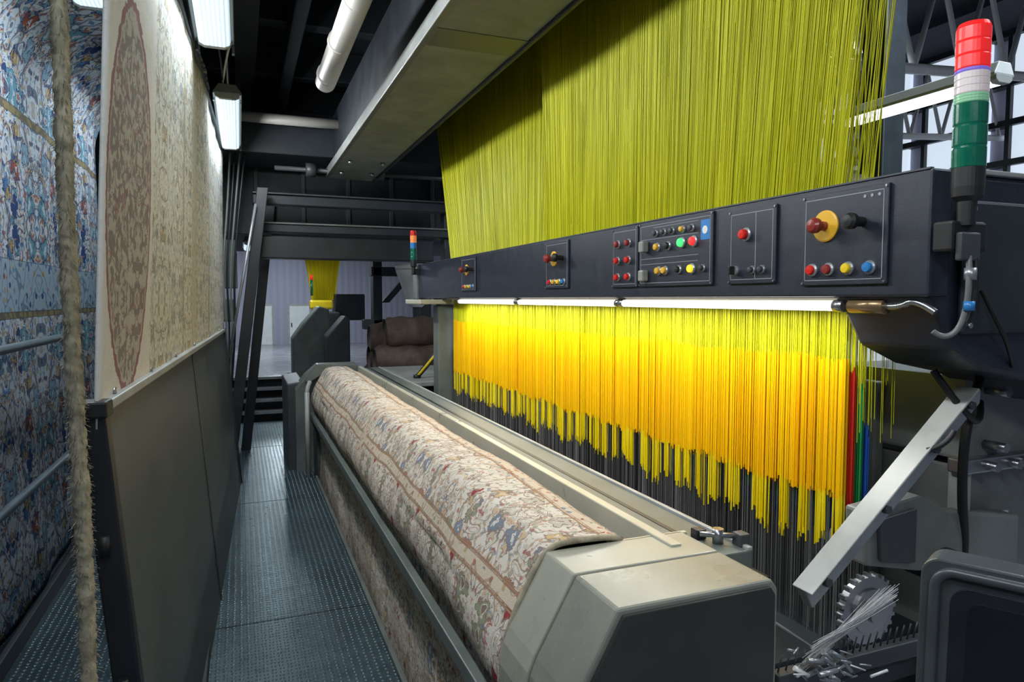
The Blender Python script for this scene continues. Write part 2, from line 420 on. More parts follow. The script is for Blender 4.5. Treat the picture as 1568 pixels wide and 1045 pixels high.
lamp('added_fill_lamp',-.045,4.45,5.95,1.22,11,w=.08,side=25)
lamp('added_fill_lamp',-.1,.2,1.5,1.22,9,side=20)
lamp('added_fill_lamp',-.1,-1.8,-.5,1.22,9,side=20)  # unseen lamp added behind the camera to brighten yarn sheets and loom
lamp('added_fill_lamp',-.60,2.2,3.7,1.36,22,hang=False)
lamp('added_fill_lamp',-.60,4.4,6.0,1.36,12,hang=False)
lamp('added_fill_lamp',.1,7.7,8.7,.60,8,w=.06,hang=False)
lamp('added_fill_lamp',.75,9.7,10.9,.66,16,w=.06,hang=False)  # lamp added below the deck to brighten the distant yarn bundle
tr=top('cable_tray')
box(tr,'channel',-.235,-.185,.5,6.2,1.28,1.37,greygreen,.005)
box(tr,'lip',-.245,-.235,.5,6.2,1.26,1.39,alu,.002)
tube(tr,'cable_a',[(-.02,3.3,1.45),(.0,3.7,1.25),(-.03,4.1,1.38),(-.07,4.5,1.28)],.006,white)
tube(tr,'cable_b',[(-.09,4.0,1.4),(-.06,4.2,1.3),(-.07,4.6,1.28)],.005,black)
# ---------------------------------------------------------------- duct, pipe, beam
dc=top('air_duct')
cyl(dc,'pipe',(.47,-1,1.25),(.475,4.05,1.22),.055,ductm,32)
for k in range(7): cyl(dc,'joint_%d'%k,(.472,.9+k*.5,1.243-k*.003),(.472,.93+k*.5,1.243-k*.003),.059,ductm,32)
lathe(dc,'end_cap',(.475,4.04,1.22),(0,1,0),[(.055,0),(.05,.025),(.03,.045),(.005,.05)],ductm,32)
for y in(1.5,3.2): box(dc,'strap_%d'%int(y),.463,.483,y,y+.02,1.28,1.97,steel,0)
pp=top('overhead_pipe'); cyl(pp,'tube',(-.05,6.0,1.47),(1.02,6.0,1.47),.042,ductm,20)
cyl(pp,'flange',(1.0,6.0,1.47),(1.03,6.0,1.47),.065,ductm,20); box(pp,'bracket',.0,.04,5.98,6.02,1.5,1.97,navy)
cb=top('ceiling_beam')
box(cb,'bottom_flange',.77,1.17,-1.5,6.5,1.10,1.13,beamm,.006)
box(cb,'web',.80,1.13,-1.5,6.45,1.13,1.62,navy,.004)
box(cb,'edge_angle',.742,.775,-1.5,6.45,1.10,1.17,grey,.004)
box(cb,'right_lip',1.17,1.19,-1.5,6.45,1.085,1.16,navy,.004)
box(cb,'tape_band',.768,1.172,2.75,2.95,1.097,1.101,paint('tape',(.12,.13,.12),.4),0)
for x in(.84,1.1):
    for y in (5.6,6.1,): cyl(cb,'bolt_%d_%d'%(x*100,y*10),(x,y,1.1),(x,y,1.075),.018,steel,6)
# gantry across the back
gt=top('loom_gantry_frame')
box(gt,'top_beam',.12,2.2,6.5,6.62,.84,.93,navy,.01)
box(gt,'top_beam_flange',.12,2.2,6.47,6.65,.93,.945,dkgrey,.004)
box(gt,'mid_beam',.12,2.2,6.55,6.67,.60,.68,navy,.01)
box(gt,'mid_beam_lip',.12,2.2,6.53,6.56,.675,.69,greygreen,.002)
box(gt,'low_beam',.12,1.75,6.45,6.65,.36,.56,black,.01)
box(gt,'top_deck',-.4,3.2,6.3,7.0,1.25,1.5,navy,.01)
box(gt,'rear_deck',-2.0,4.0,7.4,11.2,.72,.80,ceilm,.01)
box(gt,'rear_fascia',-2.0,4.0,7.35,7.45,.64,1.9,navy,.01)
for k in range(6): box(gt,'fascia_rib_%d'%k,-.3+k*.45,-.26+k*.45,7.31,7.36,.66,1.7,dkgrey,.004)
for k,(xa,xb,yy) in enumerate(((.20,-.12,6.25),(.30,.02,7.2))):
    prism(gt,'slanted_leg_%d'%k,[(xa-.045,.95),(xa+.045,.95),(xb+.045,-1.5),(xb-.045,-1.5)],yy,yy+.12,black,bevel=.005)
for k in range(4): tube(gt,'hose_%d'%k,[(-.05+k*.04,6.4,1.3),(-.08+k*.03,6.3,.8),(-.14+k*.03,6.3,.2),(-.1+k*.02,6.35,-.4),(-.16,6.4,-1.4)],.009,black if k%2 else greygreen)
cyl(gt,'handrail',(.14,6.2,.8),(-.1,6.2,-.5),.012,alu,10)
for k,x in enumerate((.6,1.2,)): cyl(gt,'shaft_bearing_%d'%k,(x-.04,6.3,1.13),(x+.04,6.3,1.13),.06,dkgrey,20)
cyl(gt,'shaft',(.3,6.3,1.13),(2.2,6.3,1.13),.02,dkgrey,12)
box(gt,'junction_box',-.16,-.02,6.9,7.1,.1,.55,greygreen,.01)
box(gt,'junction_box_b',-.16,-.04,6.5,6.65,-.2,.0,greygreen,.01)
box(gt,'mezz_column_a',1.9,2.05,6.6,6.75,-1.9,1.25,navy,.01)
box(gt,'left_column',-.42,-.28,6.9,7.05,-1.9,1.25,navy,.01)
hb=top('harness_board')
box(hb,'platform',1.25,3.0,1.0,5.9,1.90,1.96,navy,.01)
box(hb,'side_plate',1.72,1.76,.9,5.9,1.2,1.9,black,.005)
hc=[redp,blup,yelp,dred]
for k in range(70):
    y=3.35+k*.036
    z=1.50+.02*random.random()
    cyl(hb,'hook_%d'%k,(1.50,y,z),(1.50,y+.006,z+random.uniform(.03,.08)),.007,random.choice(hc),6)
# ---------------------------------------------------------------- rug on the breast beam
rb=top('woven_rug_on_breast_beam')
prof=[(.885,-.635),(.88,-.605),(.85,-.592),(.76,-.588),(.70,-.588),(.668,-.597),(.645,-.625),(.605,-.695),(.575,-.76),(.555,-.82),(.550,-.87),(.56,-.92),(.59,-.97),(.615,-1.02),(.622,-1.25),(.615,-1.5),(.62,-1.8)]
cum=[0]
for a,b in zip(prof,prof[1:]): cum.append(cum[-1]+math.dist(a,b))
TL=cum[-1]
def prf(s):
    for k in range(len(cum)-1):
        if s<=cum[k+1]+1e-9:
            t=(s-cum[k])/(cum[k+1]-cum[k]); a,b=prof[k],prof[k+1]
            return a[0]+(b[0]-a[0])*t,a[1]+(b[1]-a[1])*t
    return prof[-1]
bb=(.62,.52,.40); bl=(.30,.17,.10)
rm=rug_mat('woven_rug',(.68,.62,.53),(.26,.18,.14),[(.34,.06,.06),(.50,.36,.20),(.22,.25,.30),(.56,.40,.22),(.45,.20,.14),(.30,.31,.20),(.52,.46,.38)],s=1.5,
  borders=[(.03,.036,(.55,.36,.22),bl,False),(.05,.09,bb,bl,True),(.096,.100,(.55,.36,.22),bl,False),
           (.372,.376,(.5,.36,.24),bl,False),(.38,.414,bb,bl,True),(.418,.422,(.5,.36,.24),bl,False)],
  vborders=[(3.52,3.53,bb,bl,False),(3.55,3.63,bb,bl,True),(3.65,3.66,bb,bl,False)],
  fold=.5,foldv=.42,dens=.35,lw=.075,fl=.75,ft=.56)
def rf(i,j):
    s=i*TL; Y=1.457+j*4.62; x,z=prf(s)
    amp=.006 if s<.3 else .010
    hump=.012*max(0,math.sin((Y-1.4)*2.1))**3
    x+=amp*sn(Y,4,s*8)*(1 if s>.12 else .2)-hump*(s>.1)*(s<.45)
    z+=.005*sn(Y,6,s*5)+hump
    return (x,Y,z,s,Y)
grid(rb,'rug',90,260,rf,rm,solid=.009)
bp=[(prf(TL*k/40)[0],1.452,prf(TL*k/40)[1]+.002) for k in range(0,30)]
tube(rb,'edge_binding',bp,.0075,fz)
# ---------------------------------------------------------------- loom body
lm=top('rug_weaving_loom')
capP=[(.665,-.6),(1.045,-.6),(1.06,-.62),(1.065,-1.85),(.53,-1.85),(.545,-.85),(.555,-.80),(.57,-.765)]
prism(lm,'end_cap_cover',capP,1.12,1.297,capm,bevel=.006)
prism(lm,'end_cap_collar',[(x-.002 if x<.7 else x,z) for x,z in capP],1.303,1.45,paint('collar_grey_beige',(.38,.37,.30),.3,var=.08),bevel=.004)
prism(lm,'end_face_plate',[(.675,-.612),(1.035,-.612),(1.048,-.63),(1.05,-1.84),(.545,-1.84),(.56,-.85),(.585,-.768)],1.112,1.122,paint('cap_front_dark',(.035,.038,.034),.35),bevel=.003)
cyl(lm,'face_screw',(.80,1.113,-.78),(.80,1.106,-.78),.009,rubber,12)
cyl(lm,'face_screw_b',(.99,1.113,-.9),(.99,1.106,-.9),.007,steel,12)
prism(lm,'breast_beam_core',[(.86,-.62),(.70,-.605),(.66,-.64),(.59,-.78),(.58,-.87),(.63,-1.0),(.86,-1.0)],1.46,6.08,dkgrey)
prism(lm,'far_cap',[(.62,-.575),(.95,-.575),(1.0,-.62),(1.0,-1.9),(.42,-1.9),(.42,-.78),(.52,-.66)],6.1,6.35,greygreen,bevel=.01)
prism(lm,'far_cap_cover',[(.60,-.56),(.72,-.56),(.72,-.6),(.52,-.72),(.50,-.70)],6.02,6.12,greygreen,bevel=.005)
prism(lm,'far_side_box',[(.36,-.74),(.5,-.72),(.5,-1.9),(.36,-1.9)],6.2,7.0,dkgrey,bevel=.01)
cyl(lm,'far_cap_post',(.50,5.9,-.78),(.50,5.9,-1.5),.02,ltgrey,12)
tube(lm,'far_cap_post_bend',[(.50,5.9,-.80),(.50,5.9,-.74),(.53,5.95,-.70)],.018,ltgrey)
box(lm,'front_rail',.54,.572,1.0,6.1,-1.03,-.985,greygreen,.004)
for y in(1.05,5.85): box(lm,'front_rail_stay_%d'%int(y*10),.545,.568,y,y+.04,-1.9,-1.03,navy,.003)
box(lm,'tray_floor',.88,.965,1.45,6.1,-.70,-.68,dkgrey,0)
box(lm,'tray_rail',.955,.985,1.36,6.1,-.70,-.594,cream,.003)
box(lm,'tray_deck',.985,1.15,1.30,6.1,-.66,-.612,greygreen,.004)
box(lm,'tray_deck_groove',1.04,1.055,1.35,6.1,-.613,-.6105,black,0)
box(lm,'deck_edge_strip',1.135,1.15,1.30,6.1,-.615,-.604,ltgrey,.003)
box(lm,'under_deck',1.0,1.13,1.3,6.1,-1.8,-.66,navy,0)
box(lm,'tray_end_plate',.87,1.06,1.44,1.455,-.70,-.6,cream,.003)
box(lm,'sley_dark',1.16,1.30,1.4,5.3,-.80,-.74,black,.004)
box(lm,'sley_back',1.72,1.76,1.75,6.0,-1.8,-.10,black,.004)
box(lm,'warp_bed',1.15,1.74,1.3,6.0,-1.05,-1.0,black,.004)
cyl(lm,'take_up_roller',(.80,1.47,-1.35),(.80,6.0,-1.35),.13,dkgrey,24)
cyl(lm,'latch_knob',(1.10,1.37,-.612),(1.10,1.37,-.575),.014,steel,12)
cyl(lm,'latch_pin',(1.06,1.39,-.59),(1.14,1.34,-.59),.007,steel,10)
box(lm,'latch_block',1.13,1.16,1.32,1.355,-.615,-.58,dkgrey,.004); box(lm,'latch_block_b',1.06,1.09,1.40,1.43,-.612,-.585,black,.004)
box(lm,'far_side_frame',1.40,1.9,5.05,5.2,-1.8,-.05,greygreen,.01)
box(lm,'far_side_ledge',1.25,1.6,5.0,5.5,-.04,-.005,cream,.006)
box(lm,'far_table',1.2,2.1,5.6,7.0,-.74,-.70,ltgrey,.006)
box(lm,'far_table_base',1.3,2.0,5.7,6.9,-1.9,-.74,navy,.006)
prism(lm,'near_side_housing',[(1.412,.28),(2.6,.28),(2.6,-.3),(1.95,-.27),(1.78,-.2),(1.62,-.17),(1.50,-.12),(1.44,-.03),(1.412,.0)],1.062,1.32,panelm,bevel=.012)
box(lm,'housing_top_lip',1.55,2.6,1.055,1.34,.28,.292,ltgrey,.003)
box(lm,'housing_cover',1.50,1.78,1.045,1.062,-.08,.22,navy,.008)
for k,(x,z) in enumerate(((1.52,.2),(1.76,.2),(1.52,-.06),(1.76,-.06))): cyl(lm,'cover_screw_%d'%k,(x,1.045,z),(x,1.04,z),.006,steel,8)
prism(lm,'side_casting',[(1.83,-.21),(2.5,-.21),(2.5,-.44),(1.81,-.44)],1.25,1.7,grey,bevel=.01)
prism(lm,'side_casting_lower',[(1.84,-.46),(2.5,-.46),(2.5,-1.85),(1.80,-1.85)],1.28,1.7,grey,bevel=.01)
box(lm,'casting_rib',1.78,2.5,1.22,1.27,-.47,-.43,steel,.005)
box(lm,'casting_flange',1.80,1.84,1.24,1.28,-1.2,-.47,ltgrey,.004)
box(lm,'casting_plate_label',1.93,2.05,1.272,1.28,-.66,-.61,white,.001)
box(lm,'casting_label_print',1.94,2.04,1.270,1.273,-.642,-.630,dkgrey,0)
for k,(x,z) in enumerate(((1.87,-.45),(1.96,-.45),(2.02,-.45),(1.90,-.25),(1.90,-.40))): cyl(lm,'casting_nut_%d'%k,(x,1.25,z),(x,1.19,z),.014,steel,6)
prism(lm,'arm_bracket',[(1.41,-.52),(1.60,-.50),(1.72,-.56),(2.0,-.60),(2.0,-.76),(1.72,-.72),(1.6,-.70),(1.42,-.66)],1.21,1.27,grey,bevel=.008)
prism(lm,'arm_bracket_plate',[(1.45,-.545),(1.58,-.53),(1.58,-.67),(1.46,-.65)],1.198,1.21,dkgrey,bevel=.003)
cyl(lm,'bracket_roller',(1.7,1.15,-.70),(1.7,1.3,-.70),.05,black,20)
lathe(lm,'drive_gear',(1.52,1.30,-.82),(0,-1,0),[(.09,0),(.09,.02),(.06,.022),(.06,.03),(.025,.032),(.025,.05)],steel,30)
for k in range(24):
    t=2*math.pi*k/24; box(lm,'gear_tooth_%d'%k,1.52+.093*math.cos(t)-.005,1.52+.093*math.cos(t)+.005,1.28,1.30,-.82+.093*math.sin(t)-.005,-.82+.093*math.sin(t)+.005,steel,0)
box(lm,'side_link',1.78,1.82,1.5,1.56,-.95,-.25,grey,.006)
box(lm,'base_block',1.25,2.4,1.35,1.7,-1.85,-.95,navy,.01)
prism(lm,'white_side_cover',[(1.86,-.5),(2.04,-.36),(2.08,-.36),(2.08,-.72),(1.92,-.72)],1.72,1.8,white,bevel=.008)
tube(lm,'hydraulic_hose',[(1.80,1.2,-.2),(1.72,1.18,-.3),(1.74,1.2,-.5),(1.8,1.22,-.7),(1.75,1.22,-1.0)],.012,rubber)
tube(lm,'hydraulic_hose_b',[(1.62,1.2,-.18),(1.66,1.15,-.28),(1.78,1.18,-.33),(1.86,1.24,-.28)],.009,rubber)
tube(lm,'cable_loop',[(1.55,1.04,.02),(1.58,1.02,-.06),(1.63,1.03,-.1),(1.7,1.06,-.16)],.005,rubber)
cyl(lm,'back_rest_roller',(1.9,3.2,-.06),(3.4,3.2,-.06),.07,steel,24)
# ---- diagonal arm
ar=top('linkage_arm')
a=Vector((1.195,0,-.685)); b=Vector((1.725,0,-.245)); d=(b-a).normalized(); n=Vector((-d.z,0,d.x))
poly=[a-n*.024-d*.01,a+n*.024,b+n*.026,b+d*.025,b-n*.026]
prism(ar,'bar',[(p.x,p.z) for p in poly],1.16,1.19,alu,bevel=.004)
prism(ar,'bar_rib',[(p.x,p.z) for p in (a+n*.024,a+n*.028,b+n*.030,b+n*.024)],1.14,1.20,ltgrey,bevel=.002)
for t in(.08,.42,.72,.95):
    p=a+(b-a)*t; cyl(ar,'bolt_%d'%int(t*100),(p.x,1.16,p.z),(p.x,1.147,p.z),.011,dkgrey,6)
p=a+(b-a)*.68+n*.024; tube(ar,'lever',[(p.x,1.15,p.z),(p.x+.03,1.12,p.z+.015),(p.x+.05,1.12,p.z+.05)],.007,rubber)
# ---------------------------------------------------------------- control panel beam
cp=top('loom_operating_console')
box(cp,'beam',1.40,1.465,1.055,5.66,.005,.285,panelm,.006)
box(cp,'beam_top_edge',1.398,1.41,1.06,5.66,.283,.287,dkgrey,0)
prism(cp,'far_end_cap',[(1.38,.29),(1.5,.29),(1.5,-.05),(1.44,-.05),(1.38,.0)],5.66,5.78,grey,bevel=.01)
def platef(nm,ya,yb,za,zb,mat=panelm,out=True):
    box(cp,nm,1.392,1.40,ya,yb,za,zb,mat,.002)
    if out:
        t=.0018
        for k,(a_,b_,c_,d_) in enumerate(((ya+.012,yb-.012,zb-.014,zb-.014+t),(ya+.012,yb-.012,za+.012,za+.012+t),(ya+.012,ya+.012+t,za+.012,zb-.012),(yb-.012-t,yb-.012,za+.012,zb-.012))):
            box(cp,nm+'_line_%d'%k,1.3912,1.3925,a_,b_,c_,d_,label,0)
        for k,(yy,zz) in enumerate(((ya+.006,za+.006),(yb-.006,za+.006),(ya+.006,zb-.006),(yb-.006,zb-.006))):
            cyl(cp,nm+'_screw_%d'%k,(1.392,yy,zz),(1.389,yy,zz),.003,steel,8)
def btn(nm,y,z,r,mat,h=.016,bez=True):
    if bez: lathe(cp,nm+'_bezel',(1.392,y,z),(-1,0,0),[(r*1.35,0),(r*1.35,.004),(r*1.1,.007)],alu,20)
    lathe(cp,nm,(1.392,y,z),(-1,0,0),[(r,0),(r,h*.8),(r*.85,h),(r*.1,h+.001)],mat,20)
def knob(nm,y,z,disc,mat,r=.036):
    if disc: lathe(cp,nm+'_disc',(1.392,y,z),(-1,0,0),[(r,0),(r,.004),(r*.9,.006)],disc,32)
    lathe(cp,nm+'_stem',(1.392,y,z),(-1,0,0),[(.012,0),(.012,.02),(.010,.03)],mat,20)
    lathe(cp,nm+'_head',(1.392,y,z),(-1,0,0),[(.010,.028),(.019,.032),(.020,.044),(.014,.052),(.002,.054)],mat,24)
def sel(nm,y,z,mat=rubber):
    lathe(cp,nm+'_base',(1.392,y,z),(-1,0,0),[(.014,0),(.014,.006),(.012,.01)],alu,20)
    box(cp,nm+'_grip',1.362,1.384,y-.005,y+.005,z-.013,z+.013,mat,.003)
platef('plate_near',1.155,1.415,.035,.268)
for k in range(3): cyl(cp,'ring_%d'%k,(1.3915,1.18+k*.02,.245),(1.391,1.18+k*.02,.245),.004,label,12)
knob('emergency_stop',1.335,.185,orap,dred,.040); knob('black_knob',1.225,.185,None,rubber,.03)
for k,(y,m_) in enumerate(((1.375,redp),(1.322,dred),(1.262,yelp),(1.20,blup))): btn('near_btn_%d'%k,y,.075,.0125,m_)
platef('plate_b',1.51,1.71,.045,.265); btn('stop_red',1.63,.19,.015,redp,.022); sel('sel_b',1.672,.085); btn('grey_a',1.60,.085,.009,dkgrey); btn('grey_b',1.56,.085,.009,dkgrey)
box(cp,'plate_b_div',1.3912,1.3925,1.59,1.592,.06,.25,label,0)
platef('plate_c',1.785,2.215,.045,.278)
greenE=emis('lit_green_button',(.05,1,.15),1.3); redE=emis('lit_red_button',(1,.03,.03),1.0); yelE=emis('lit_yellow_button',(1,.70,.03),.8)
for k,(y,z,m_,r_) in enumerate(((2.09,.185,orap,.012),(2.025,.185,rubber,.012),(1.945,.19,greenE,.014),(1.88,.19,redE,.014),(1.888,.10,yelE,.013),
    (2.08,.10,orap,.012),(2.04,.10,orap,.012),(1.96,.10,rubber,.011),(1.83,.10,dkgrey,.009),(2.10,.235,dkgrey,.009),(2.05,.235,dkgrey,.009),(2.0,.235,dkgrey,.009),(1.94,.235,orap,.009),(1.89,.235,dkgrey,.009))):
    btn('c_btn_%d'%k,y,z,r_,m_)
sg=paint('switch_grey',(.3,.3,.27),.4)
for k,(y,z) in enumerate(((2.165,.19),(2.165,.085),)): box(cp,'switch_%d'%k,1.365,1.392,y-.016,y+.016,z-.02,z+.02,sg,.005)
box(cp,'maker_label',1.3905,1.393,1.80,1.845,.19,.255,blup,.001); cyl(cp,'label_mark',(1.3905,1.822,.222),(1.389,1.822,.222),.013,white,20)
for k,(ya,yb,z) in enumerate(((1.86,2.12,.255),(1.86,2.2,.215),(1.86,2.2,.145),(1.86,2.2,.125))): box(cp,'print_%d'%k,1.3912,1.3925,ya,yb,z,z+.0015,label,0)
platef('plate_d',2.225,2.415,.045,.275)
for k,(y,z) in enumerate([(y,z) for y in(2.365,2.285) for z in(.215,.15,.085)]): btn('d_btn_%d'%k,y,z,.012,redp if k%3 else dred,.018)
platef('plate_e',2.81,3.06,.05,.27); knob('knob_e',2.96,.19,orap,dred,.036); knob('knob_e2',2.87,.19,None,rubber)
for k,y in enumerate((3.0,2.95,2.90,2.85)): btn('e_btn_%d'%k,y,.08,.011,(redp,orap,yelp,blup)[k])
platef('plate_f',4.13,4.43,.05,.27); knob('knob_f',4.31,.19,orap,dred,.036); knob('knob_f2',4.2,.19,None,rubber)
for k,y in enumerate((4.36,4.30,4.24,4.18)): btn('f_btn_%d'%k,y,.08,.011,(redp,orap,yelp,blup)[k])
# tube light under the console
tl=top('loom_tube_lamp')
box(tl,'reflector',1.43,1.462,1.12,4.9,-.006,.005,cream,.002)
ys=[1.30,2.40,3.50,4.6]
for k in range(3):
    cyl(tl,'tube_%d'%k,(1.425,ys[k]+.03,-.018),(1.425,ys[k+1]-.03,-.018),.013,loomE,16)
    for yy in(ys[k],ys[k+1]-.03): cyl(tl,'cap_%d_%d'%(k,int(yy*10)),(1.425,yy,-.018),(1.425,yy+.03,-.018),.0155,steel,16)
cyl(tl,'socket',(1.425,1.18,-.018),(1.425,1.28,-.018),.018,paint('bronze',(.3,.2,.1),.3,.6),16)
tube(tl,'socket_cable',[(1.425,1.18,-.018),(1.42,1.14,-.02),(1.42,1.10,.0),(1.43,1.06,-.03)],.008,steel)
area('loom_tube_light',(1.405,2.95,-.036),.03,3.3,16,(1,.98,.92),parent=tl)
# ---------------------------------------------------------------- yarn
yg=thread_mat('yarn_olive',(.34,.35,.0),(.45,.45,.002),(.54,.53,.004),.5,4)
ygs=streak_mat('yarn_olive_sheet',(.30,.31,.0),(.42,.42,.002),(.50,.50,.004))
yl=thread_mat('yarn_lime',(.40,.42,.004),(.54,.54,.008),(.66,.64,.02),.45,3)
yo=thread_mat('yarn_orange_yellow',(.84,.36,.0),(.92,.49,.0),(.95,.60,.0),.45,2.2)
yos=streak_mat('yarn_orange_sheet',(.76,.28,.0),(.86,.42,.0),(.92,.54,.0))
yy_=thread_mat('yarn_yellow',(.72,.52,.0),(.88,.66,.005),(.94,.77,.02),.4,3)
yr=thread_mat('yarn_red',(.4,.01,.01),(.5,.02,.01),(.55,.05,.02),.4); ygn=thread_mat('yarn_green',(.0,.16,.03),(.01,.22,.05),(.02,.25,.07),.4); yb=thread_mat('yarn_blue',(.0,.04,.25),(.01,.07,.33),(.02,.09,.38),.4)
wire=thread_mat('heddle_wire',(.03,.03,.03),(.08,.08,.08),(.3,.3,.28),.3)
yc=top('harness_yarn_curtain')
LT=[];LO=[];LY=[];LW=[];LR={'r':[],'g':[],'b':[]}
Y0,Y1=1.36,4.97
for row,(X,cnt) in enumerate(((1.500,760),(1.512,640))):
    for k in range(cnt):
        y=Y0+(Y1-Y0)*(k+random.random()*.7)/cnt; x=X+random.uniform(-.004,.004)
        zb=-.165+.008*sn(y,9)+random.uniform(-.006,.006)
        LT.append([(x,y+random.uniform(-.004,.004),.3),(x,y,.0),(x,y,zb)])
        g_=math.sin(y*75+3*math.sin(y*9))+.35*math.sin(y*31)
        ingrp=g_>.1
        ze=-.545+.012*sn(y,14,row)+random.uniform(-.012,.012)
        LO.append([(x,y,zb+.002),(x,y,ze)])
        if ingrp or (random.random()<.07):
            zt=ze-.13-.035*sn(y,17)+random.uniform(-.025,.01)
            LY.append([(x,y,ze),(x,y+random.uniform(-.002,.002),zt)])
            if row==0 or k%2: LW.append([(x,y,zt),(x,y,-1.0)])
        elif k%2==0: LW.append([(x,y,ze),(x,y,-1.0)])
for row,(X,key,ya,zt,zb) in enumerate(((1.525,'r',1.345,-.20,-.55),(1.540,'g',1.335,-.24,-.60),(1.558,'b',1.328,-.35,-.66))):
    for k in range(230):
        y=ya+1.0*(k+random.random()*.6)/230 if k>25 else ya+.03*random.random()
        x=X+random.uniform(-.004,.004)
        LR[key].append([(x,y,zt+random.uniform(-.02,.02)),(x,y,zb+random.uniform(-.03,.03))])
        if k%2==0: LW.append([(x,y,zb),(x,y,-1.0)])
        if k<26 and k%3==0: LT.append([(x,y,.3),(x,y,zt)])
grid(yc,'orange_sheet',60,4,lambda i,j:(1.521,1.38+3.58*i,-.17-.36*j,1.38+3.58*i,j),yos)
grid(yc,'lime_sheet',60,4,lambda i,j:(1.521,1.38+3.58*i,.3-.47*j,1.38+3.58*i,j),ygs)
threads(yc,'lime_upper_yarn',LT,.0020,yl); threads(yc,'orange_yarn',LO,.0029,yo); threads(yc,'yellow_tails',LY,.0026,yy_)
threads(yc,'heddle_wires',LW,.0009,wire); threads(yc,'red_row',LR['r'],.0022,yr); threads(yc,'green_row',LR['g'],.0022,ygn); threads(yc,'blue_row',LR['b'],.0022,yb)
LF=[]
for k in range(16):
    y=1.335-random.uniform(0,.03); x=1.50+k*.009
    LF.append([(x,y,.28),(x,y,0),(x+.004,y,-.2-random.random()*.2)])
threads(yc,'loose_end_yarn',LF,.0010,yl)
us=top('upper_yarn_sheet')
zs=[.1,.4,.7,1.0,1.3,1.65,1.90]
def spos(t,q,p):
    (xb,xt,yb0,yb1,yt0,yt1)=p
    yb_=yb0+(yb1-yb0)*t; yt_=yt0+(yt1-yt0)*t
    return xb+(xt-xb)*q+.012*math.sin(t*9+q*2)*q, yb_+(yt_-yb_)*q
def sheet(n,p,jit,fx=.004):
    out=[]
    for k in range(n):
        t=(k+random.random()*.8)/n; L=[]
        jt=random.uniform(-jit,jit); jx=random.uniform(-fx,fx); jb=random.uniform(-.003,.003)
        for z in zs:
            q=(z-zs[0])/(zs[-1]-zs[0]); x,y=spos(t,q,p)
            L.append((x+jx*(.3+q),y+jt*q+jb,z))
        out.append(L)
    return out
def sgrid(nm,p,mat):
    def f(i,j):
        x,y=spos(i,j,p); return (x,y,zs[0]+(zs[-1]-zs[0])*j,(p[2]+(p[3]-p[2])*i),j)
    grid(us,nm,80,16,f,mat)
pA=(1.50,1.56,3.05,4.97,3.0,5.75); pA2=(1.504,1.564,3.05,4.96,3.0,5.72)
pB=(1.495,1.385,1.40,3.27,1.13,3.13); pB2=(1.499,1.389,1.50,3.265,1.27,3.125)
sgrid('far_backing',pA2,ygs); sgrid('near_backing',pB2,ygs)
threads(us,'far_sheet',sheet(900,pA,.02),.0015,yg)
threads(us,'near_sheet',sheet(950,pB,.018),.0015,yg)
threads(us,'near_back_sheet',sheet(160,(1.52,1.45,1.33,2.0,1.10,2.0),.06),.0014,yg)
Lx=[]
for k in range(60):
    y=1.31+random.uniform(0,.28); 
    Lx.append([(1.47+random.uniform(0,.08),y,.1),(1.46+random.uniform(-.03,.1),y-.04+random.uniform(-.05,.02),1.0),(1.42+random.uniform(-.05,.1),y-.1+random.uniform(-.05,.05),1.90)])
threads(us,'stray_yarn',Lx,.0012,yg)
# ---------------------------------------------------------------- tower lights
def tower(x,y,z0,h,r,segs):
    T=top('signal_tower_light')
    lathe(T,'base',(x,y,z0),(0,0,1),[(r*.55,-.06),(r*.6,-.01),(r*.95,0),(r,.02),(r,h*.16)],rubber,28)
    z=z0+h*.16
    for k,(fr,m_) in enumerate(segs):
        hh=h*fr; lathe(T,'segment_%d'%k,(x,y,z),(0,0,1),[(r*.98,0),(r*1.02,.002),(r*1.02,hh*.3),(r*.985,hh*.33),(r*1.02,hh*.36),(r*1.02,hh*.63),(r*.985,hh*.66),(r*1.02,hh*.69),(r*1.02,hh-.002),(r*.95,hh)],m_,28); z+=hh
    lathe(T,'cap',(x,y,z),(0,0,1),[(r*1.0,0),(r*.9,.008),(r*.4,.012)],segs[-1][1],28)
    return T
gls=paint('green_lens',(.005,.12,.07),.12,var=.1,scale=30); redL=emis('red_lens_lit',(1,.02,.02),.4,(.7,.02,.02)); whl=emis('white_lens',(.8,.66,.62),.15,(.55,.5,.5)); blL=emis('blue_lens',(.25,.2,.8),.4,(.15,.1,.4)); gl2=emis('pale_green_lens',(.35,.7,.5),.15,(.2,.45,.25))
T=tower(1.432,1.0,.215,.37,.031,[(.36,gls),(.05,gl2),(.12,whl),(.02,blL),(.23,redL)])
box(T,'bracket',1.39,1.50,1.0,1.045,.10,.165,rubber,.006)
box(T,'bracket_plate',1.40,1.46,.985,1.0,.08,.14,dkgrey,.004)
tube(T,'cable',[(1.43,.99,.09),(1.42,.98,.04),(1.43,.99,-.02),(1.42,1.0,-.07),(1.40,1.02,-.085),(1.385,1.03,-.07)],.006,grey)
tube(T,'cable_b',[(1.45,.99,.09),(1.455,.98,.0),(1.45,1.0,-.05)],.005,rubber)
cyl(T,'connector',(1.43,.985,-.025),(1.43,.985,-.005),.011,blup,12); cyl(T,'connector_b',(1.43,.985,.04),(1.43,.985,.065),.012,alu,12)
omb=emis('orange_lens',(.9,.25,.05),.4,(.6,.2,.05))
T2=tower(1.345,5.6,.27,.32,.026,[(.3,gls),(.15,blup),(.18,omb),(.1,redp)])
box(T2,'bracket',1.33,1.40,5.59,5.62,.2,.25,rubber,.003)
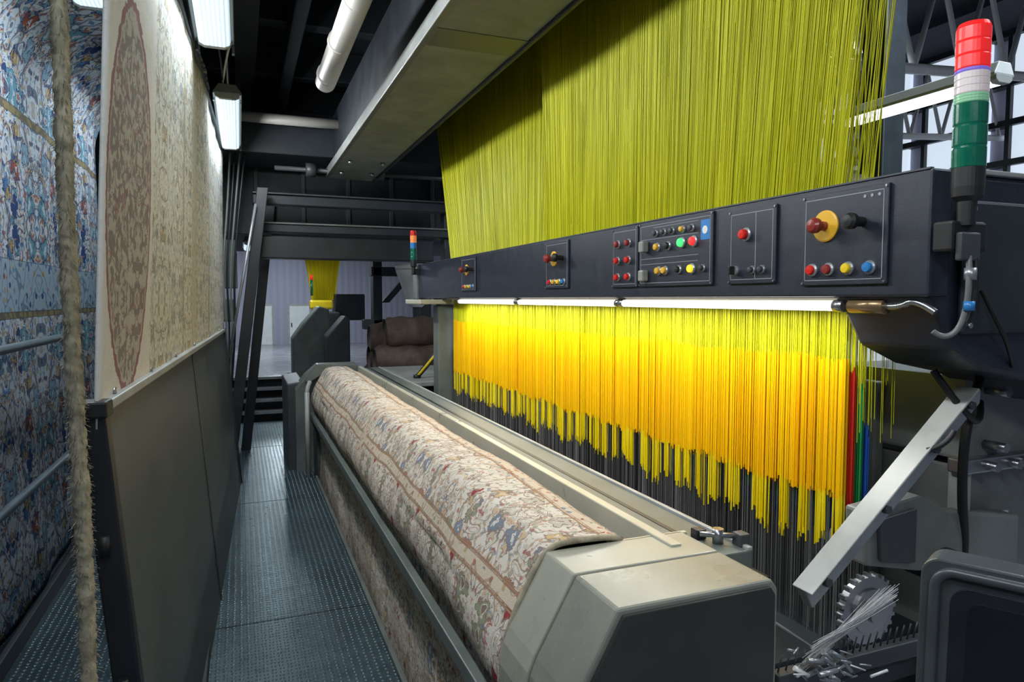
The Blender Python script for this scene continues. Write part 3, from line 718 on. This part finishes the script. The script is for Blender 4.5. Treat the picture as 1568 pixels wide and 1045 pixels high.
# ---------------------------------------------------------------- control terminal (bottom right)
mo=top('machine_control_terminal')
o=Vector((1.085,.80,-.45)); e1=Vector((.46,-.88,0)).normalized(); e2=Vector((-.06,-.03,-1)).normalized(); nn=e1.cross(e2)
if nn.x>0: nn=-nn
def loc(a_,b_,c_): return o+e1*a_+e2*b_+nn*c_
def rrect(x0,x1,y0_,y1_,r,seg=6):
    pts=[]
    for cx,cy,a0 in((x1-r,y0_+r,-90),(x1-r,y1_-r,0),(x0+r,y1_-r,90),(x0+r,y0_+r,180)):
        for k in range(seg+1):
            t=math.radians(a0+90*k/seg); pts.append((cx+r*math.cos(t),cy+r*math.sin(t)))
    return pts
def slab3(nm,pts,c0,c1,mat,bv=.004):
    n_=len(pts); v=[loc(p[0],p[1],c0) for p in pts]+[loc(p[0],p[1],c1) for p in pts]
    f=[tuple(range(n_)),tuple(range(2*n_-1,n_-1,-1))]+[(i,i+n_,(i+1)%n_+n_,(i+1)%n_) for i in range(n_)]
    ob=mk(mo,nm,v,f,mat,bevel=bv); recalc(ob)
frm=paint('terminal_frame_grey',(.055,.062,.066),.35)
slab3('body',rrect(-.01,.50,-.01,.42,.03),-.08,0,frm)
slab3('screen_recess',rrect(.035,.46,.03,.38,.03),-.001,.003,black,.001)
ring=[loc(p[0],p[1],.004) for p in rrect(.012,.475,.008,.395,.03)]
tube(mo,'frame_ring',[tuple(p) for p in ring],.009,frm,cyclic=True)
slab3('screen_glass',rrect(.06,.44,.05,.36,.02),.003,.005,paint('screen_glass',(.012,.014,.018),.1,bump=0),.001)
cyl(mo,'stand',tuple(loc(.25,.4,-.04)),(1.2,.6,-1.9),.03,navy,16)
# ---------------------------------------------------------------- warp threads, bottom right
wp=top('warp_threads'); wpm=thread_mat('white_warp',(.3,.3,.3),(.5,.5,.5),(.7,.7,.7),.4)
LWp=[]
for k in range(90):
    t=k/90
    a_=Vector((1.40+.16*t,1.1+.2*t,-.655-.04*random.random()-.12*t)); b_=Vector((1.10+.03*random.random(),1.06+.05*t,-.725-.09*t+random.uniform(-.01,.01)))
    LWp.append([tuple(a_),tuple((a_+b_)/2+Vector((0,0,-.006))),tuple(b_)])
for k in range(700):
    y=1.3+3.7*k/700
    if k%2==0: LWp.append([(1.50,y,-1.0),(1.16,y,-.76)])
hthreads(wp,'threads',LWp,.0006,wpm)
for k in range(40):
    x=1.08+random.uniform(0,.15); y=1.02+random.uniform(0,.1); z=-.79+random.uniform(-.05,.03); a=random.uniform(-.9,.4); l=random.uniform(.02,.05)
    cyl(wp,'needle_%d'%k,(x,y,z),(x+l*math.cos(a),y+random.uniform(-.01,.01),z+l*math.sin(a)),random.choice((.0018,.003,.005)),alu if k%4 else white,8)
box(wp,'guide_bar',1.07,1.6,1.12,1.15,-.86,-.82,dkgrey,.004)
for k in range(24): 
    x=1.08+k*.022; wpz=-.82; cyl(wp,'guide_pin_%d'%k,(x,1.135,wpz),(x+.006,1.13,wpz+.04),.002,dkgrey,6)
# ---------------------------------------------------------------- distant loom and bales
dl=top('distant_loom')
def yfan(nm,cx,wb,wt,y,zb,zt,n,mat):
    L=[]
    for k in range(n):
        t=k/(n-1)-.5; L.append([(cx+wb*t,y+.05*math.cos(t*3),zb),(cx+(wb*.6+wt*.4)*t,y,zb+(zt-zb)*.5),(cx+wt*t,y,zt)])
    threads(dl,nm,L,.009,mat)
yfar=thread_mat('yarn_far',(.7,.52,.0),(.88,.68,.01),(.95,.8,.02),.4)
yfan('yarn_bundle',1.26,.36,.66,11.5,-.02,.95,100,yfar)
box(dl,'control_box',1.42,1.9,11.3,11.7,-.35,.08,black,.02)
prism(dl,'cover',[(.75,-.75),(1.2,-.2),(1.4,-.2),(1.4,-1.9),(.75,-1.9)],10.6,11.2,dkgrey,bevel=.02)
prism(dl,'cover_b',[(.66,-.55),(.80,-.35),(1.02,-.10),(1.16,-.14),(1.16,-1.9),(.66,-1.9)],9.9,10.3,greygreen,bevel=.02)
prism(dl,'cover_c',[(1.05,-.5),(1.30,-.22),(1.36,-.26),(1.36,-1.9),(1.05,-1.9)],9.3,9.7,dkgrey,bevel=.02)
box(dl,'yellow_spool',1.0,1.35,10.95,11.15,-.16,-.02,yelp,.03)
cyl(dl,'tower_pole',(1.05,11.2,.05),(1.05,11.2,.3),.02,gls,10); cyl(dl,'tower_red',(1.05,11.2,.3),(1.05,11.2,.38),.022,redL,10)
box(dl,'frame_post',2.2,2.4,9.0,9.2,-1.9,.72,navy,.01); box(dl,'frame_cross',1.5,3.4,9.0,9.2,-.40,-.27,dkgrey,.01)
box(dl,'frame_post_b',1.62,1.74,9.0,9.2,-1.9,.72,navy,.01)
box(dl,'frame_beam',1.6,4.4,9.0,9.2,.30,.42,navy,.01)
prism(dl,'frame_brace',[(2.6,-.3),(2.7,-.3),(2.4,.4),(2.3,.4)],9.05,9.15,navy)
prism(dl,'frame_brace_b',[(1.74,-.05),(1.84,-.05),(2.2,.35),(2.1,.35)],9.05,9.15,navy)
ry=top('stacked_rug_bales')
for i,(x,y,z,r,L) in enumerate(((1.3,7.2,-.66,.17,1.2),(1.3,7.55,-.66,.17,1.2),(1.42,7.25,-.36,.17,1.0),(1.3,7.5,-.44,.18,1.15),(1.28,7.05,-.90,.17,1.2),(1.28,7.4,-.95,.17,1.2),(1.28,7.75,-.9,.17,1.2))):
    vs=[];fs=[];n_=26;S_=22
    for a_ in range(n_+1):
        for b_ in range(S_):
            t=2*math.pi*b_/S_; rr=r*(1+.05*math.sin(a_*1.1+i)+.03*math.sin(3*t+a_)) *(1 if 0<a_<n_ else .8)
            vs.append((x+L*a_/n_,y+rr*math.cos(t),z+rr*math.sin(t)))
    for a_ in range(n_):
        for b_ in range(S_): fs.append((a_*S_+b_,a_*S_+(b_+1)%S_,(a_+1)*S_+(b_+1)%S_,(a_+1)*S_+b_))
    fs+=[tuple(range(S_)),tuple(range(n_*S_,(n_+1)*S_))]
    mk(ry,'bale_%d'%i,vs,fs,brown,smooth=True)
box(ry,'pallet',1.2,2.6,6.9,7.95,-1.25,-1.1,navy,.01); box(ry,'pallet_foot',1.3,2.5,7.0,7.9,-1.9,-1.25,navy,.01)
rl=top('yarn_cone_hopper')
lathe(rl,'cone',(2.0,8.2,-.1),(0,0,1),[(.07,0),(.10,.03),(.24,.42),(.26,.5),(.24,.52)],white,32); cyl(rl,'stem',(2.0,8.2,-1.9),(2.0,8.2,-.08),.05,dkgrey,14)
for k in range(4): cyl(rl,'ring_%d'%k,(2.0,8.2,.02+k*.11),(2.0,8.2,.035+k*.11),.125+k*.042,ltgrey,32)
sp=top('striped_safety_pole')
p0=Vector((1.44,5.9,-.69)); p1=Vector((1.78,5.9,-.31)); dr=(p1-p0).normalized()
cyl(sp,'core',p0,p1,.022,black,14)
nrm=Vector((-dr.z,0,dr.x))*.006+Vector((0,-.014,0))
cyl(sp,'yellow_stripe',p0+nrm,p1+nrm,.012,yelp,12)
cyl(sp,'foot',(1.44,5.9,-.70),(1.44,5.9,-.67),.035,black,14)
# ---------------------------------------------------------------- right background hall
rt=top('roof_truss')
for j in range(6):
    y=5+j*2.8
    tube(rt,'chord_low_%d'%j,[(3.5,y,2.1),(12,y,2.7)],.05,white,smooth=False); tube(rt,'chord_up_%d'%j,[(3.5,y,3.1),(12,y,3.7)],.05,white,smooth=False)
    for k in range(12):
        x=3.5+k*.7; z=2.1+(x-3.5)*.07
        tube(rt,'web_%d_%d'%(j,k),[(x,y,z),(x+.35,y,z+1.02),(x+.7,y,z+.05)],.03,white,smooth=False)
wn=top('window_1')
for k in range(18): box(wn,'daylight_strip_%d'%k,11.9,11.98,2+k*1.5,3.2+k*1.5,1.0,4.3,skyE,0)
for k,z in enumerate((.9,1.55,2.2,2.85,3.5,4.3)): box(wn,'rail_%d'%k,11.8,12,2,29,z,z+.1,navy,0)
for k in range(36): box(wn,'mullion_%d'%k,11.82,11.9,2.35+k*.75,2.42+k*.75,1.0,4.3,navy,0)
lamp('hall_lamp',2.96,1.93,2.75,.93,0,w=.06,E=hallE,hang=False)
lamp('hall_lamp',3.6,-.5,2.5,2.6,190,w=.12,E=hallE)
lamp('hall_lamp',5.5,5,9,2.5,140,w=.12,E=hallE)
lamp('hall_lamp',4.6,10,14,2.6,100,w=.12,E=hallE)
lamp('hall_lamp',1.2,14,17,2.6,140,w=.12,E=hallE)
lamp('hall_lamp',1.2,23,27,2.6,330,w=.12,E=hallE)
lamp('hall_lamp',7.5,10,16,3.0,120,w=.12,E=hallE)
cl=top('mezzanine_column')
box(cl,'shaft',3.55,3.72,3.0,3.17,-1.9,2.25,navy,.01); box(cl,'cross_beam',3.0,8,3.6,3.8,.45,.55,navy,.01)
tube(cl,'brace',[(3.6,3.1,.3),(4.4,3.1,.9)],.03,navy,smooth=False)
wb=top('creel_side_frame')
box(wb,'table',2.2,3.6,2.3,3.3,-.62,-.56,ltgrey,.008); box(wb,'cabinet',2.5,3.4,2.4,3.2,-1.9,-.62,ltgrey,.01)
prism(wb,'white_cover',[(3.0,-.56),(3.5,-.56),(3.5,-.15),(3.3,-.12),(3.05,-.4)],2.5,2.9,white,bevel=.02)
box(wb,'rail_a',1.95,3.5,3.3,3.36,-.25,-.20,steel,.004); box(wb,'rail_b',1.95,3.5,3.3,3.36,-.42,-.38,greygreen,.004)
box(wb,'rear_panel',2.0,5.5,4.2,4.25,-1.9,-.05,ltgrey,.006)
for k in range(6): box(wb,'rear_panel_rib_%d'%k,2.2+k*.55,2.23+k*.55,4.17,4.2,-1.9,-.05,dkgrey,0)
box(wb,'lever',2.7,2.95,2.3,2.34,-.35,-.31,navy,.006)
box(wb,'post',2.1,2.18,2.2,2.28,-1.9,-.5,ltgrey,.006); box(wb,'post_b',1.98,2.03,1.9,1.95,-1.9,-.62,white,.006)
cyl(wb,'black_drum',(3.3,3.2,.55),(4.3,3.2,.55),.22,dkgrey,30)
hd=[]
for k in range(60): hd.append([(1.9+.01*k,2.2,-.56),(2.8+.012*k,3.3,-.2)])
hthreads(wb,'guide_yarn',hd,.0015,wpm)
# ---------------------------------------------------------------- world, camera
wd=bpy.data.worlds.new('factory_ambient'); SC.world=wd; wd.use_nodes=True
bg=wd.node_tree.nodes['Background']; bg.inputs[0].default_value=(.62,.74,1,1); bg.inputs[1].default_value=.15
cd=bpy.data.cameras.new('camera'); cam=bpy.data.objects.new('camera',cd); COL.objects.link(cam); SC.camera=cam
cd.sensor_width=36; cd.lens=24.0; cd.clip_end=200; cd.clip_start=.02
cam.rotation_euler=(math.radians(90-3.532),0,math.radians(-21.669))
for ob in list(COL.objects):
    if ob.parent is None: ob.location.z+=SHIFT
SC.view_settings.view_transform='Standard'; SC.view_settings.look='None'; SC.view_settings.exposure=0
